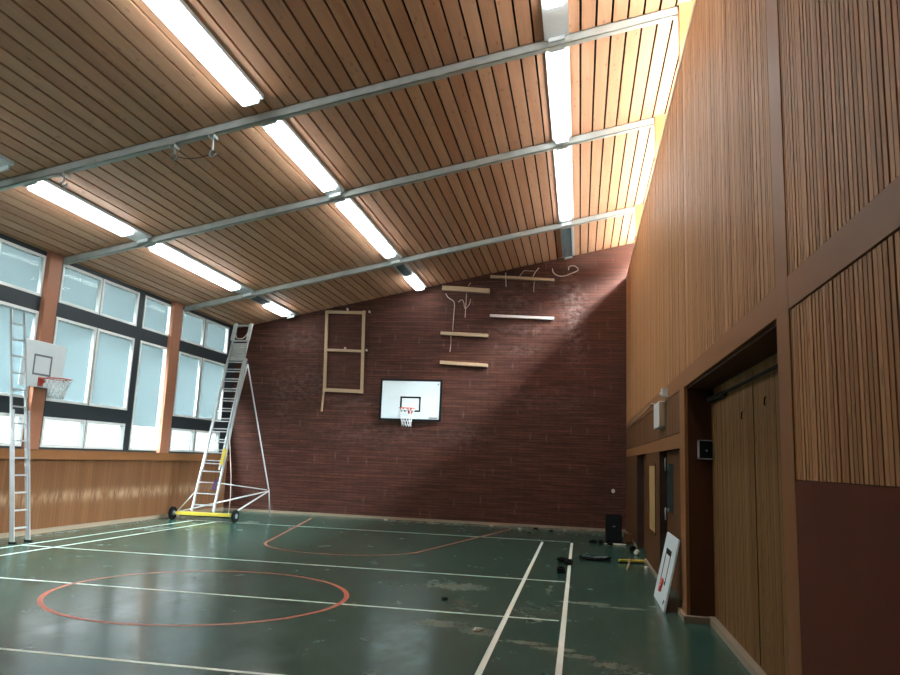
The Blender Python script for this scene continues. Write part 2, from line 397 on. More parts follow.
# ceiling -----------------------------------------------------------
c = MB()
sl = math.sqrt(1+0.2167**2)
x = 1.21-0.21*55
c.mat(0)
while x < XW:
    a, b = max(x+0.015, XL-0.1), min(x+PITCH-0.015, XW)
    if b > a:
        c.quadbox([(a, YF, zc(a)), (b, YF, zc(b)), (b, YB, zc(b)), (a, YB, zc(a)),
                   (a, YF, zc(a)+0.03), (b, YF, zc(b)+0.03), (b, YB, zc(b)+0.03), (a, YB, zc(a)+0.03)])
    x += PITCH
c.mat(1)
a, b = XL-0.3, XW
c.quadbox([(a, YF, zc(a)+0.07), (b, YF, zc(b)+0.07), (b, YB, zc(b)+0.07), (a, YB, zc(a)+0.07),
           (a, YF, zc(a)+0.2), (b, YF, zc(b)+0.2), (b, YB, zc(b)+0.2), (a, YB, zc(a)+0.2)])
struct(c.build('ceiling', ['board', 'gap']))

# back wall ---------------------------------------------------------
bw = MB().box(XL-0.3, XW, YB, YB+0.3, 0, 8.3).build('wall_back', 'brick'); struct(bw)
struct(MB().box(XL+0.05, XR-0.02, YB-0.025, YB, 0, 0.07).build('baseboard_back', 'kerb'))
# front wall behind the camera (room is closed)
struct(MB().box(XL-0.3, XW, YF-0.3, YF, 0, 8.3).build('wall_front', 'leftpanel'))

# left wall ---------------------------------------------------------
XP = XL+0.03
struct(MB().box(XL-0.3, XP, YF, YB, 0, 1.40).build('wall_left', 'leftpanel'))
struct(MB().box(XP, XP+0.03, YF, YB, 0, 0.085).build('baseboard_left', 'kerb'))
struct(MB().box(XL-0.25, XL+0.08, YF, YB, 1.40, 1.585).build('trim_1', 'band'))

G = 0.022
wins = []   # (y0, y1, z0, z1, type)
Z3 = (4.47, 5.27); Z2 = (2.52, 4.18); Z1 = (1.63, 2.215)
def bay(off, tall):
    for k, (p, q) in enumerate(((12.67, 13.92), (13.95, 15.29), (15.53, 16.71))):
        p += off; q += off
        if k == 2 and tall:
            wins.append((p, q, *Z3, 'top')); wins.append((p, q, 1.63, 4.18, 'tall'))
        else:
            wins.append((p, q, *Z3, 'top')); wins.append((p, q, *Z2, 'mid')); wins.append((p, q, *Z1, 'low'))
bay(-9.1, False); bay(-4.53, False); bay(0, True)
for p, q in ((17.24, 18.41), (18.46, 19.82)):
    wins.append((p, q, *Z3, 'top')); wins.append((p, q, *Z2, 'mid')); wins.append((p, q, *Z1, 'low'))
# dark framing around every opening
fr = MB()
ys = sorted(set([YF, YB] + [w[0] for w in wins] + [w[1] for w in wins]))
zs = sorted(set([1.585, 5.42] + [w[2] for w in wins] + [w[3] for w in wins]))
def inside(y, z): return any(w[0] < y < w[1] and w[2] < z < w[3] for w in wins)
for i in range(len(ys)-1):
    ym = (ys[i]+ys[i+1])/2; run = None
    for j in range(len(zs)-1):
        zm = (zs[j]+zs[j+1])/2
        if not inside(ym, zm):
            if run is None: run = zs[j]
        else:
            if run is not None: fr.box(XL-0.12, XL, ys[i], ys[i+1], run, zs[j]); run = None
    if run is not None: fr.box(XL-0.12, XL, ys[i], ys[i+1], run, 5.42)
struct(fr.build('trim_2', 'darkframe'))
for n, (y0, y1, z0, z1, t) in enumerate(wins):
    w = 0.055
    f = MB()
    xa, xb = XL-0.06, XL+0.012
    f.box(xa, xb, y0, y1, z0, z0+w).box(xa, xb, y0, y1, z1-w, z1).box(xa, xb, y0, y0+w, z0+w, z1-w).box(xa, xb, y1-w, y1, z0+w, z1-w)
    root = struct(f.build('window_%d' % (n+1), 'sash'))
    MB().box(XL-0.030, XL-0.026, y0+w, y1-w, z0+w, z1-w).build('pane', 'glass', root)
    bl = MB(); p = 0.034
    zb = z0+w
    ang = {'top': 74, 'mid': 72, 'tall': 72, 'low': 24}[t]
    if t == 'tall': zb = z0+0.55
    ye = y1-w-(0.05 if (t in ('tall', 'top') and (y0 > 15 and (y0 < 16 or y0 > 18))) else -0.006)
    z = z1-w-0.012; hw = 0.0195; ca, sa = math.cos(math.radians(ang)), math.sin(math.radians(ang))
    xm = XL-0.052
    while z > zb:
        A = (xm+hw*ca, z-hw*sa); B = (xm-hw*ca, z+hw*sa)
        v = [bl.bm.verts.new((A[0], y0+w-0.006, A[1])), bl.bm.verts.new((A[0], ye, A[1])), bl.bm.verts.new((B[0], ye, B[1])), bl.bm.verts.new((B[0], y0+w-0.006, B[1]))]
        bl.bm.faces.new(v)
        z -= p
    bl.build('blind', 'blind', root)

for nm, (a, b), lab in (('wooden_column', (12.19, 12.53), 'orange-brown timber column behind the small white hoop board on the window wall'),
                        ('wooden_column', (16.66, 17.06), 'orange-brown timber column on the window wall nearest the wheeled ladder')):
    o = MB().box(XL-0.02, XL+0.10, a, b, 1.585, 5.375).build(nm, 'column', bevel=0.006)
    tag(o, lab, 'column', 'timber columns on the window wall')
for a in (7.62, 3.07):
    o = MB().box(XL-0.02, XL+0.10, a, a+0.36, 1.585, 5.375).build('trim_%d' % (20+int(a)), 'column'); struct(o)

# right wall --------------------------------------------------------
XS = XR+0.002      # batten face
XK = XR+0.03       # batten backing
FT = XR            # face of posts and rails
core = MB()
core.box(1.62, XW, YF, YB, 0, ZW-0.05)
core.box(XK, 1.62, YF, 4.85, 0, ZW-0.05)
core.box(XK, 1.62, 4.85, 9.1, 2.665, ZW-0.05)
core.box(XK, 1.62, 9.1, YB, 2.0, ZW-0.05)
core.box(1.40, 1.62, 9.1, YB, 0, 2.0)
core.box(XK, 1.40, 9.1, 9.53, 0, 2.0).box(XK, 1.40, 12.0, 14.4, 0, 2.0).box(XK, 1.40, 16.62, YB, 0, 2.0)
wr = struct(core.build('wall_right', 'gap'))
def battens(y0, y1, z0, z1, name, mt='slat', pitch=0.056, gap=0.013):
    m = MB(); k = math.ceil(y0/pitch)
    rnd = random.Random(7)
    a = y0
    while a < y1-0.01:
        if rnd.random() < 0.05: k += 1
        b = min(k*pitch, y1)
        if b-a > 0.02:
            m.box(XS+rnd.uniform(-0.002, 0.002), XK, a+gap/2, b-gap/2, z0, z1)
        a = b; k += 1
    return m.build(name, mt, wr)
battens(4.85, YB, 2.87, 6.80, 'upper_battens')
battens(YF, 4.57, 2.87, 6.80, 'upper_battens')
battens(YF, 4.56, 1.665, 2.655, 'middle_battens')
battens(9.53, YB, 2.15, 2.66, 'lower_battens', 'slat_shaded', 0.1, 0.008)
MB().box(XR-0.004, XK, YF, 4.56, 0.0, 1.66).build('red_panel', 'redpanel', wr)
# flat board surfaces between the doors
MB().box(XR, XK, 12.0, 14.4, 0, 1.955).build('flat_panel', 'doorwood', wr)
MB().box(XR, XK, 16.62, YB, 0, 1.955).build('flat_panel', 'doorwood', wr)
# rails and posts
struct(MB().box(FT-0.003, XK, YF, 4.57, 2.665, 2.865).build('trim_3', 'band'))
struct(MB().box(FT-0.003, XK, 4.85, 9.1, 2.665, 2.865).build('trim_4', 'band'))
struct(MB().box(FT-0.003, XK, 9.53, YB, 2.67, 2.865).build('trim_5', 'band'))
struct(MB().box(FT-0.003, XK, 9.53, YB, 1.955, 2.14).build('trim_6', 'band'))
struct(MB().box(FT-0.004, XK, 4.57, 4.85, 0, 6.80).build('trim_7', 'post'))
struct(MB().box(FT-0.004, XK, 9.1, 9.53, 0, 2.87).build('trim_8', 'post'))
struct(MB().box(XR-0.005, 1.34, YF, YB, 6.80, ZW).build('trim_9', 'cap'))
struct(MB().box(1.34, XW, YF, YB, ZW-0.05, ZW-0.01).build('trim_10', 'cap'))
# niche
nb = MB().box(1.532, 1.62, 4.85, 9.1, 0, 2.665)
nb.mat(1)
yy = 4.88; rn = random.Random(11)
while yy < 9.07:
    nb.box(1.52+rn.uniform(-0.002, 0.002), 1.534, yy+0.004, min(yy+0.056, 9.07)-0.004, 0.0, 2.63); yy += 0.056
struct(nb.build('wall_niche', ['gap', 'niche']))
struct(MB().box(XK, 1.52, 9.07, 9.1, 0, 2.66).box(XK, 1.52, 4.85, 4.88, 0, 2.66).box(XK-0.0, 1.52, 4.88, 9.07, 2.64, 2.664).build('trim_11', 'postdark'))
# middle joint cover strip and rail of the folding niche doors
struct(MB().box(1.512, 1.52, 6.92, 6.96, 0.09, 2.6).build('trim_12', 'niche'))
# skirting on the right
sk = MB()
sk.box(1.45, 1.52, 4.88, 9.07, 0, 0.075).box(XR-0.05, 1.45, 8.99, 9.07, 0, 0.07).box(XR-0.05, XR-0.014, 9.07, 9.53, 0, 0.07)
struct(sk.build('baseboard_niche', 'kerb'))
struct(MB().box(XR-0.03, XR, 12.0, 14.4, 0, 0.05).box(XR-0.03, XR, 16.62, YB, 0, 0.05).build('baseboard_right', 'kerb'))
# doors
d1 = MB().box(1.36, 1.40, 14.4, 16.62, 0, 1.955).build('door_1', 'doorwood'); struct(d1)
MB().box(XR, 1.40, 16.60, 16.622, 0, 1.955).build('jamb', 'doordark', d1)
MB().box(1.335, 1.36, 15.3, 15.34, 0.95, 1.15).build('door_handle', 'steel', d1)
d2 = MB().box(1.33, 1.40, 9.53, 12.0, 0, 1.955).build('door_2', 'doorwood'); struct(d2)
MB().box(XR, 1.33, 11.98, 12.002, 0, 1.955).build('jamb', 'doordark', d2)
MB().box(1.322, 1.332, 11.2, 11.9, 1.06, 1.77).build('door_pane', 'darkglass', d2)
for za, zb in ((1.66, 1.86), (0.92, 1.10)):
    MB().tube([(1.305, 11.965, za), (1.305, 11.965, zb)], 0.012).build('hinge', 'alu', d2)
wp = MB().box(XR-0.004, XR+0.004, 12.62, 13.66, 0.66, 1.73).build('window_60', 'litglass'); struct(wp)
f = MB(); a, b, z0, z1 = 12.58, 13.70, 0.62, 1.77
f.box(XR-0.012, XR, a, b, z0, z0+0.04).box(XR-0.012, XR, a, b, z1-0.04, z1).box(XR-0.012, XR, a, a+0.04, z0, z1).box(XR-0.012, XR, b-0.04, b, z0, z1)
f.build('window_frame', 'doorwood', wp)
struct(MB().box(1.595, 1.62, 9.1, 12, 0, 0.01).build('trim_13', 'doordark'))

# clerestory above the right wall -------------------------------------
fin_lab = ['nearest pine post in the bright clerestory above the right wall, at the first steel beam',
           'middle pine post in the bright clerestory above the right wall, at the second steel beam',
           'farthest pine post in the bright clerestory above the right wall, at the third steel beam']
for (ya, yb), lab in zip(((9.33, 9.47), (12.60, 12.74), (17.22, 17.36)), fin_lab):
    o = MB().quadbox([(1.25, ya, ZW), (XW-0.02, ya, ZW-0.01), (XW-0.02, yb, ZW-0.01), (1.25, yb, ZW), (1.25, ya, zc(1.25)-0.002), (XW-0.02, ya, zc(XW-0.02)-0.002), (XW-0.02, yb, zc(XW-0.02)-0.002), (1.25, yb, zc(1.25)-0.002)]).build('clerestory_post', 'fin')
    tag(o, lab, 'post', 'clerestory posts')
cw = MB()
yy = YF
ed = [YF, 0.2, 4.75, 9.40, 12.67, 17.29, YB]
for k in range(6):
    a, b = ed[k], ed[k+1]
    for (p, q, r, s) in ((a, b, ZW-0.05, ZW+0.03), (a, b, zc(XW)-0.10, zc(XW)+0.05), (a, a+0.05, ZW, zc(XW)), (b-0.05, b, ZW, zc(XW)), ((a+b)/2-0.03, (a+b)/2+0.03, ZW, zc(XW))):
        cw.box(XW, XW+0.05, p, q, r, s)
w50 = struct(cw.build('window_50', 'sash'))
MB().box(XW+0.02, XW+0.024, YF, YB, ZW+0.03, zc(XW)-0.1).build('pane', 'glass', w50)
# outside: unseen low roof added to bounce light onto the ceiling, pale ground outside the windows
struct(MB().box(XW+0.05, 9.0, -6, 26, 6.45, 6.6).build('roof_bounce', 'bounce_pale'))
struct(MB().box(-40, XL-0.3, -20, 40, -0.4, -0.2).build('ground_outside', 'asphalt'))

# steel beams ---------------------------------------------------------
def sloped(m, x0, x1, y0, y1, d0, d1):
    """box hanging under the sloped ceiling between offsets d0 (upper) and d1 (lower)"""
    m.quadbox([(x0, y0, zc(x0)-d1), (x1, y0, zc(x1)-d1), (x1, y1, zc(x1)-d1), (x0, y1, zc(x0)-d1),
               (x0, y0, zc(x0)-d0), (x1, y0, zc(x1)-d0), (x1, y1, zc(x1)-d0), (x0, y1, zc(x0)-d0)])
    return m
for (y1, lab) in ((9.46, 'nearest grey galvanised steel beam crossing under the sloping board ceiling, with clamps hanging from it'),
                  (12.72, 'middle grey steel beam crossing under the sloping board ceiling'),
                  (17.34, 'farthest grey steel beam crossing under the ceiling, just before the brick wall')):
    rt = thing('steel_beam', lab, 'beam', (-4.5, y1-0.05, zc(-4.5)-0.13), 'steel beams under the ceiling')
    m = MB(); sloped(m, XL+0.03, 1.235, y1-0.10, y1-0.094, 0.0, 0.13); sloped(m, XL+0.03, 1.235, y1-0.10, y1, 0.118, 0.13); sloped(m, XL+0.03, 1.235, y1-0.10, y1, 0.0, 0.012)
    m.build('channel', 'steel', rt)
    for xj in (-7.3, -2.0):
        m = MB(); sloped(m, xj-0.08, xj+0.08, y1-0.104, y1+0.004, 0.06, 0.134); m.build('splice_plate', 'steel', rt)

# ceiling lights --------------------------------------------------------
rows = {'left': -8.42, 'middle': -4.56, 'right': -0.37}
def light(row, y0, y1, lit0, lit1, lab):
    x = rows[row]; wd = 0.165
    rt = thing('ceiling_light', lab, 'ceiling light', (x, (y0+y1)/2, zc(x)-0.1), 'fluorescent ceiling lights')
    m = MB(); sloped(m, x-wd, x+wd, y0, y1, 0.0, 0.055); m.build('housing', 'housing', rt)
    if lit1 > lit0:
        m = MB(); sloped(m, x-0.112, x+0.112, lit0, lit1, 0.055, 0.12); m.build('diffuser', 'lamp', rt)
    for a, b in ((y0, lit0), (lit1, y1)):
        if b-a > 0.9:
            m = MB(); k = 0
            yy = a+0.03
            sloped(m, x-0.105, x-0.095, a, b, 0.055, 0.085); sloped(m, x+0.095, x+0.105, a, b, 0.055, 0.085)
            while yy < b:
                sloped(m, x-0.095, x+0.095, yy, yy+0.012, 0.055, 0.085); yy += 0.10
            m.build('louvre', 'louvre', rt)
    for yy in (y0+0.02, y1-0.03):
        m = MB(); sloped(m, x-0.11, x+0.11, yy-0.01, yy+0.02, 0.055, 0.115); m.build('end_cap', 'housing', rt)
for row, near in (('left', 6.1), ('middle', 6.1), ('right', 6.1)):
    pass
light('left', 5.2, 8.98, 5.3, 8.2, 'leftmost ceiling light whose unlit end shows at the left edge beside the nearest beam')
light('left', 9.5, 12.55, 9.62, 12.05, 'long lit tube light in the left row, between the nearest and middle beams')
light('left', 12.78, 17.2, 12.98, 16.5, 'long lit tube light in the left row, between the middle and farthest beams')
light('left', 17.4, 20.1, 18.4, 19.75, 'short lit light in the left row, above the top of the wheeled ladder')
light('middle', 5.2, 8.95, 5.3, 8.88, 'long lit tube light at the top left of the view, middle row, nearest')
light('middle', 9.5, 12.55, 9.66, 12.2, 'lit tube light in the middle row, between the nearest and middle beams')
light('middle', 12.78, 17.2, 12.98, 16.65, 'lit tube light in the middle row, between the middle and farthest beams')
light('middle', 17.4, 20.15, 18.65, 20.05, 'small lit light in the middle row, at the top of the brick wall')
light('right', 5.2, 9.3, 5.3, 8.5, 'lit tube light in the right row at the top edge, before the nearest beam')
light('right', 9.5, 12.55, 9.6, 12.4, 'lit tube light in the right row, between the nearest and middle beams')
light('right', 12.78, 17.2, 12.9, 16.8, 'lit tube light in the right row, between the middle and farthest beams')
light('right', 17.4, 20.15, 17.5, 17.5, 'unlit grey louvred light in the right row, against the brick wall')

# clamps on the nearest beam
def clamp(x, dz, lab):
    z = zc(x)-0.13; y = 9.40
    rt = thing('beam_clamp', lab, 'clamp', (x, y, z), 'clamps hanging from the nearest beam')
    MB().box(x-0.045, x+0.045, y-0.07, y+0.07, z-0.02, z+0.0).box(x-0.045, x-0.035, y-0.07, y+0.07, z-0.06, z).box(x+0.035, x+0.045, y-0.07, y+0.07, z-0.06, z).build('bracket', 'steel', rt)
    MB().bar((x, y, z-0.02), (x+0.01, y, z-dz), 0.03, 0.012).build('strap', 'alu', rt)
    c0 = Vector((x+0.015, y, z-dz-0.05))
    MB().tube([c0+Vector((0.05*math.cos(a), 0, 0.05*math.sin(a))) for a in [PI/2+k*PI/8 for k in range(14)]], 0.012).build('hook', 'louvre', rt)
    return c0
p = clamp(-5.97, 0.14, 'shorter of the two steel clamps hanging side by side from the nearest beam')
q = clamp(-5.36, 0.24, 'longer bright steel clamp hanging from the nearest beam')
clamp(-7.75, 0.14, 'steel clamp hanging from the nearest beam beside the left row of lights')
m = MB().tube([p+Vector((0.05, 0, 0.0)), p*0.66+q*0.34+Vector((0, 0, -0.05)), p*0.33+q*0.67+Vector((0, 0, -0.05)), q-Vector((0.05, 0, 0.02))], 0.006)
tag(m.build('cable', 'rubber'), 'thin dark wire slung between two clamps under the nearest beam', 'cable')

# ------------------------------------------------------------------ hoops
def rim_net(rt, c, out, r=0.225, drop=0.40):
    c = Vector(c); out = Vector(out)
    side = Vector((-out.y, out.x, 0))
    ring = [c+out*r*math.cos(a*PI/14)+side*r*math.sin(a*PI/14) for a in range(28)]
    rimo = MB().tube(ring, 0.011, 8, True).build('rim', 'red', rt)
    m = MB(); p0 = c-out*(r+0.15)
    m.bar(p0+Vector((0, 0, 0)), c-out*r, 0.10, 0.02); m.bar(p0+Vector((0, 0, -0.12)), c-out*r, 0.04, 0.02)
    m.bar(p0+Vector((0, 0, -0.14)), p0+Vector((0, 0, 0.03)), 0.14, 0.02, up=out)
    m.build('mounting_plate', 'red', rt)
    n = MB(); K = 12
    def pt(k, t):
        rr = r*(1-0.42*math.sin(min(t, 1)*PI/2)); a = 2*PI*k/K
        return c+out*rr*math.cos(a)+side*rr*math.sin(a)-Vector((0, 0, drop*t))
    for k in range(K):
        for sgn in (1, -1):
            n.tube([pt(k+sgn*j*0.5, j/5) for j in range(6)], 0.008, 5)
    n.build('net', 'net', rt)

# back board
x0, x1, yb, z0, z1 = -5.60, -3.83, 20.20, 2.735, 3.895
rt = thing('basketball_hoop', 'large white basketball backboard with black border on the dark brick wall', 'basketball hoop', ((x0+x1)/2, YB, z0))
MB().box(x0, x1, yb, yb+0.03, z0, z1).build('backboard', 'white', rt)
b = 0.05; f = MB()
f.box(x0-0.01, x1+0.01, yb-0.006, yb+0.036, z0-0.01, z0+b).box(x0-0.01, x1+0.01, yb-0.006, yb+0.036, z1-b, z1+0.01)
f.box(x0-0.01, x0+b, yb-0.006, yb+0.036, z0+b, z1-b).box(x1-b, x1+0.01, yb-0.006, yb+0.036, z0+b, z1-b)
f.build('border', 'black', rt)
cx = (x0+x1)/2+0.0; f = MB(); a0, a1, c0, c1 = cx-0.295, cx+0.295, 2.985, 3.41; b = 0.045
for q in ((a0, a1, c0, c0+b), (a0, a1, c1-b, c1), (a0, a0+b, c0, c1), (a1-b, a1, c0, c1)):
    f.box(q[0], q[1], yb-0.004, yb, q[2], q[3])
f.build('target_square', 'black', rt)
f = MB()
xx = x1-0.34
for wd in (0.022, 0.018, 0.026, 0.02, 0.024, 0.018, 0.03, 0.03): f.box(xx, xx+wd, yb-0.003, yb, z0+0.075, z0+0.105); xx += wd+0.006
f.build('maker_marking', 'black', rt)
MB().box(x1-0.12, x1-0.09, yb-0.003, yb, z1-0.15, z1-0.10).build('sticker', 'louvre', rt)
for xx in (x0+0.3, x1-0.3):
    for zz in (z0+0.25, z1-0.25): MB().bar((xx, yb+0.03, zz), (xx, YB, zz), 0.05, 0.05).build('bracket', 'steel', rt)
rim_net(rt, (cx-0.0, yb-0.375, 3.055), (0, -1, 0), drop=0.5)

# small board on the left wall column
xb, y0, y1, z0, z1 = XL+0.17, 11.72, 12.86, 2.74, 3.60
rt = thing('basketball_hoop', 'small white basketball board with red rim fixed to the orange-brown column between windows', 'basketball hoop', (xb, (y0+y1)/2, z0))
MB().box(xb-0.02, xb, y0, y1, z0, z1).build('backboard', 'white', rt, bevel=0.004)
f = MB(); a0, a1, c0, c1 = 12.02, 12.50, 2.96, 3.35; b = 0.035
for q in ((a0, a1, c0, c0+b), (a0, a1, c1-b, c1), (a0, a0+b, c0, c1), (a1-b, a1, c0, c1)):
    f.box(xb, xb+0.003, q[0], q[1], q[2], q[3])
f.build('target_square', 'louvre', rt)
for zz in (2.85, 3.4): MB().bar((XL+0.101, 12.28, zz), (xb-0.02, 12.28, zz), 0.3, 0.06).build('bracket', 'rubber', rt)
rim_net(rt, (xb+0.375, 12.26, 2.90), (1, 0, 0), drop=0.36)

# board leaning on the right wall
def lean():
    A = Vector((1.00, 9.50, 0.004)); B = Vector((1.00, 10.68, 0.004))      # bottom edge
    up = Vector((0.185, 0.0, 0.845)); 
    n = Vector((0.845, 0, -0.185)).normalized()*0.025   # towards the wall
    rt = thing('leaning_backboard', 'small white hoop board standing on the floor, leaning against the right wall', 'backboard', (1.0, 10.09, 0))
    def P(u, v, off=0.0): return A+(B-A)*u+up*v-n.normalized()*off
    def slab(m, u0, u1, v0, v1, o0, o1):
        return m.quadbox([P(u0, v0, o0), P(u1, v0, o0), P(u1, v0, o1), P(u0, v0, o1), P(u0, v1, o0), P(u1, v1, o0), P(u1, v1, o1), P(u0, v1, o1)])
    slab(MB(), 0, 1, 0.0, 1, -0.022, 0.0).build('board', 'white', rt)
    m = MB(); slab(m, 0.30, 0.34, 0.32, 0.76, 0, 0.003); slab(m, 0.69, 0.73, 0.32, 0.76, 0, 0.003); slab(m, 0.30, 0.73, 0.71, 0.79, 0, 0.003); slab(m, 0.3, 0.4, 0.30, 0.345, 0, 0.003); slab(m, 0.63, 0.73, 0.30, 0.345, 0, 0.003)
    m.build('target_square', 'black', rt)
    m = MB(); slab(m, 0.46, 0.60, 0.25, 0.36, 0, 0.02); slab(m, 0.49, 0.56, 0.17, 0.25, 0, 0.03); m.build('rim_mount', 'red', rt)
    m = MB(); slab(m, 0.10, 0.17, 0.10, 0.13, 0, 0.003); slab(m, 0.13, 0.20, 0.07, 0.09, 0, 0.003); m.build('maker_marking', 'black', rt)
lean()

# ------------------------------------------------------------------ fittings on the brick wall
yw = YB
rt = thing('timber_rack', 'tall pale pine rack with a middle rail on the brick wall beside the hoop', 'rack', (-6.8, yw, 2.95))
def bw_bar(p, q, w, name, mt='pine', par=None, d=0.05, off=0.05):
    return MB().bar((p[0], yw-off, p[1]), (q[0], yw-off, q[1]), d, w, up=(0, 0, 1) if abs(p[0]-q[0]) > abs(p[1]-q[1]) else (1, 0, 0)).build(name, mt, par)
bw_bar((-7.40, 5.90), (-7.31, 3.50), 0.085, 'stile', par=rt); bw_bar((-6.27, 5.90), (-6.19, 3.50), 0.085, 'stile', par=rt)
bw_bar((-7.40, 5.86), (-6.22, 5.84), 0.085, 'rail', par=rt, off=0.052); bw_bar((-7.36, 4.73), (-6.2, 4.70), 0.07, 'rail', par=rt, off=0.052); bw_bar((-7.36, 3.56), (-6.15, 3.53), 0.10, 'rail', par=rt, off=0.052)
bw_bar((-7.33, 3.5), (-7.36, 2.93), 0.045, 'lower_rod', par=rt)
for p in ((-6.77, 5.93), (-6.10, 5.86), (-6.77, 4.77), (-6.12, 4.72)):
    MB().box(p[0]-0.02, p[0]+0.02, yw-0.10, yw, p[1]-0.02, p[1]+0.04).build('lug', 'cable', rt)

planks = [((-3.95, 6.57), (-2.58, 6.47), 0.135, 'pine', 0.16, 'thick pale wooden beam on the brick wall, topmost of the left three'),
          ((-2.57, 6.91), (-0.76, 6.80), 0.075, 'pine', 0.12, 'long thin pale plank highest on the brick wall, just under the ceiling'),
          ((-2.55, 5.77), (-0.75, 5.70), 0.075, 'dusty', 0.10, 'long plank thick with white dust, below the highest plank on the brick wall'),
          ((-3.95, 5.25), (-2.58, 5.19), 0.095, 'pine', 0.12, 'middle pale plank of the left three on the brick wall'),
          ((-3.93, 4.41), (-2.57, 4.34), 0.095, 'pine', 0.12, 'lowest pale plank on the brick wall, just above right of the backboard')]
for (p, q, w, mt, d, lab) in planks:
    o = MB().bar((p[0], yw-d/2, p[1]), (q[0], yw-d/2, q[1]), d, w).build('wall_plank', mt, bevel=0.006)
    tag(o, lab, 'plank', 'planks fixed to the brick wall')
def cord(pts, r, lab, name='cable', mt='cable'):
    # smooth the polyline a little
    P = [Vector((x, yw-0.02-o, z)) for (x, z, o) in pts]
    out = []
    for i in range(len(P)-1):
        a = P[max(i-1, 0)]; b, c = P[i], P[i+1]; d = P[min(i+2, len(P)-1)]
        for k in range(4):
            t = k/4
            out.append(0.5*((2*b)+(c-a)*t+(2*a-5*b+4*c-d)*t*t+(3*b-a-3*c+d)*t**3))
    out.append(P[-1])
    tag(MB().tube(out, r*0.7, 6).build(name, mt), lab, 'cable')
cord([(-3.86, 6.42, 0), (-3.78, 6.30, 0), (-3.60, 6.16, 0.01), (-3.60, 5.8, 0.0), (-3.61, 5.33, 0.02)], 0.017, 'pale cable kinking down from the thick beam to the middle plank on the brick wall')
cord([(-3.64, 5.18, 0.12), (-3.65, 5.0, 0.0), (-3.67, 4.72, 0)], 0.014, 'short pale cable end hanging below the middle plank of the left three')
cord([(-3.25, 6.43, 0.0), (-3.26, 6.1, 0), (-3.27, 5.72, 0)], 0.016, 'straight pale cord hanging below the thick beam on the brick wall')
cord([(-3.48, 6.17, 0), (-3.38, 6.24, 0.01), (-3.32, 6.15, 0.02), (-3.28, 5.98, 0), (-3.16, 6.1, 0.01), (-3.13, 6.26, 0.01)], 0.012, 'thin looped wire dangling in front of the bricks under the thick beam')
cord([(-3.2, 6.64, 0.02), (-3.14, 6.74, 0.02)], 0.014, 'short cable stub rising from the top of the thick beam')
cord([(-2.13, 7.02, 0), (-2.13, 6.97, 0.125), (-2.12, 6.78, 0.125), (-2.12, 6.62, 0)], 0.017, 'short pale cable crossing the highest plank near its left end')
cord([(-1.75, 6.90, 0.02), (-1.66, 7.04, 0), (-1.60, 7.09, 0), (-1.45, 7.08, 0), (-1.33, 7.08, 0.0)], 0.011, 'thin pale wire running above the middle of the highest plank')
cord([(-1.36, 6.90, 0.02), (-1.30, 7.03, 0.03), (-1.20, 7.17, 0.0)], 0.020, 'pale stiff cable rising from the right half of the highest plank')
cord([(-1.32, 6.78, 0.0), (-1.33, 6.6, 0), (-1.33, 6.46, 0)], 0.012, 'thin grey cord hanging below the right half of the highest plank')
cord([(-0.82, 7.14, 0), (-0.78, 7.02, 0), (-0.66, 6.94, 0), (-0.50, 6.92, 0.02), (-0.3, 6.99, 0.03), (-0.1, 7.10, 0.0), (-0.20, 7.22, 0), (-0.34, 7.20, 0.02), (-0.37, 7.1, 0)], 0.022, 'loose white cable looping on the lit bricks right of the highest plank')
o = MB().tube([(0.88+0.035*math.cos(k*PI/8), yw-0.012, 1.05+0.045*math.sin(k*PI/8)) for k in range(16)], 0.012, 6, True).disc((0.88, yw-0.008, 1.05), (0, 1, 0), 0.03, 0.016).build('wall_socket', 'offwhite')
tag(o, 'small round white socket on the dark brick wall above the black floor speaker', 'socket')

# ------------------------------------------------------------------ wheeled ladder
rt = thing('wheeled_ladder', 'tall aluminium extension ladder on a yellow wheeled base beside the window corner', 'ladder', (-9.0, 17.1, 0))
B0 = Vector((-9.04, 17.05, 0.22)); T0 = Vector((-9.16, 18.70, 5.15))
def lp(t, u, off=0.0):      # point at fraction t up the ladder, u metres sideways, off metres out of its plane
    d = T0-B0; n = Vector((0, -d.z, d.y)).normalized()
    return B0+d*t+Vector((u, 0.0, 0))+n*off
for s in (-1, 1):
    MB().bar(lp(0, s*0.285), lp(0.80, s*0.262), 0.035, 0.075, up=(0, -1, 0.3)).build('lower_rail', 'alu', rt)
    MB().bar(lp(0.20, s*0.225, 0.05), lp(1.0, s*0.225, 0.05), 0.03, 0.065, up=(0, -1, 0.3)).build('upper_rail', 'alu', rt)
n = 0
for i in range(15):
    t = 0.03+i*0.0545
    MB().bar(lp(t, -0.27), lp(t, 0.27), 0.03, 0.03).build('rung', 'alu', rt)
for i in range(12):
    t = 0.23+i*0.0545
    MB().bar(lp(t, -0.22, 0.05), lp(t, 0.22, 0.05), 0.028, 0.028).build('rung', 'alu', rt)
m = MB(); 
for i in range(8): m.bar(lp(0.79+i*0.013, -0.20, 0.05), lp(0.79+i*0.013, 0.20, 0.05), 0.028, 0.045, up=(0, -1, 0.3))
m.bar(lp(0.785, 0, 0.03), lp(0.885, 0, 0.03), 0.36, 0.008, up=(0, -1, 0.3))
m.build('slatted_plate', 'steel', rt)
MB().bar(lp(0.90, -0.22, 0.05), lp(0.90, 0.22, 0.05), 0.03, 0.045).build('rung', 'alu', rt)
MB().bar(lp(0.99, -0.24, 0.05), lp(0.99, 0.24, 0.05), 0.035, 0.045).build('top_bar', 'alu', rt)
MB().tube([lp(0.905+0.05*(abs(k-5)/5)**3, -0.2+0.04*k, 0.08+0.04*math.sin(k*PI/10)) for k in range(11)], 0.014).build('safety_strap', 'cable', rt)
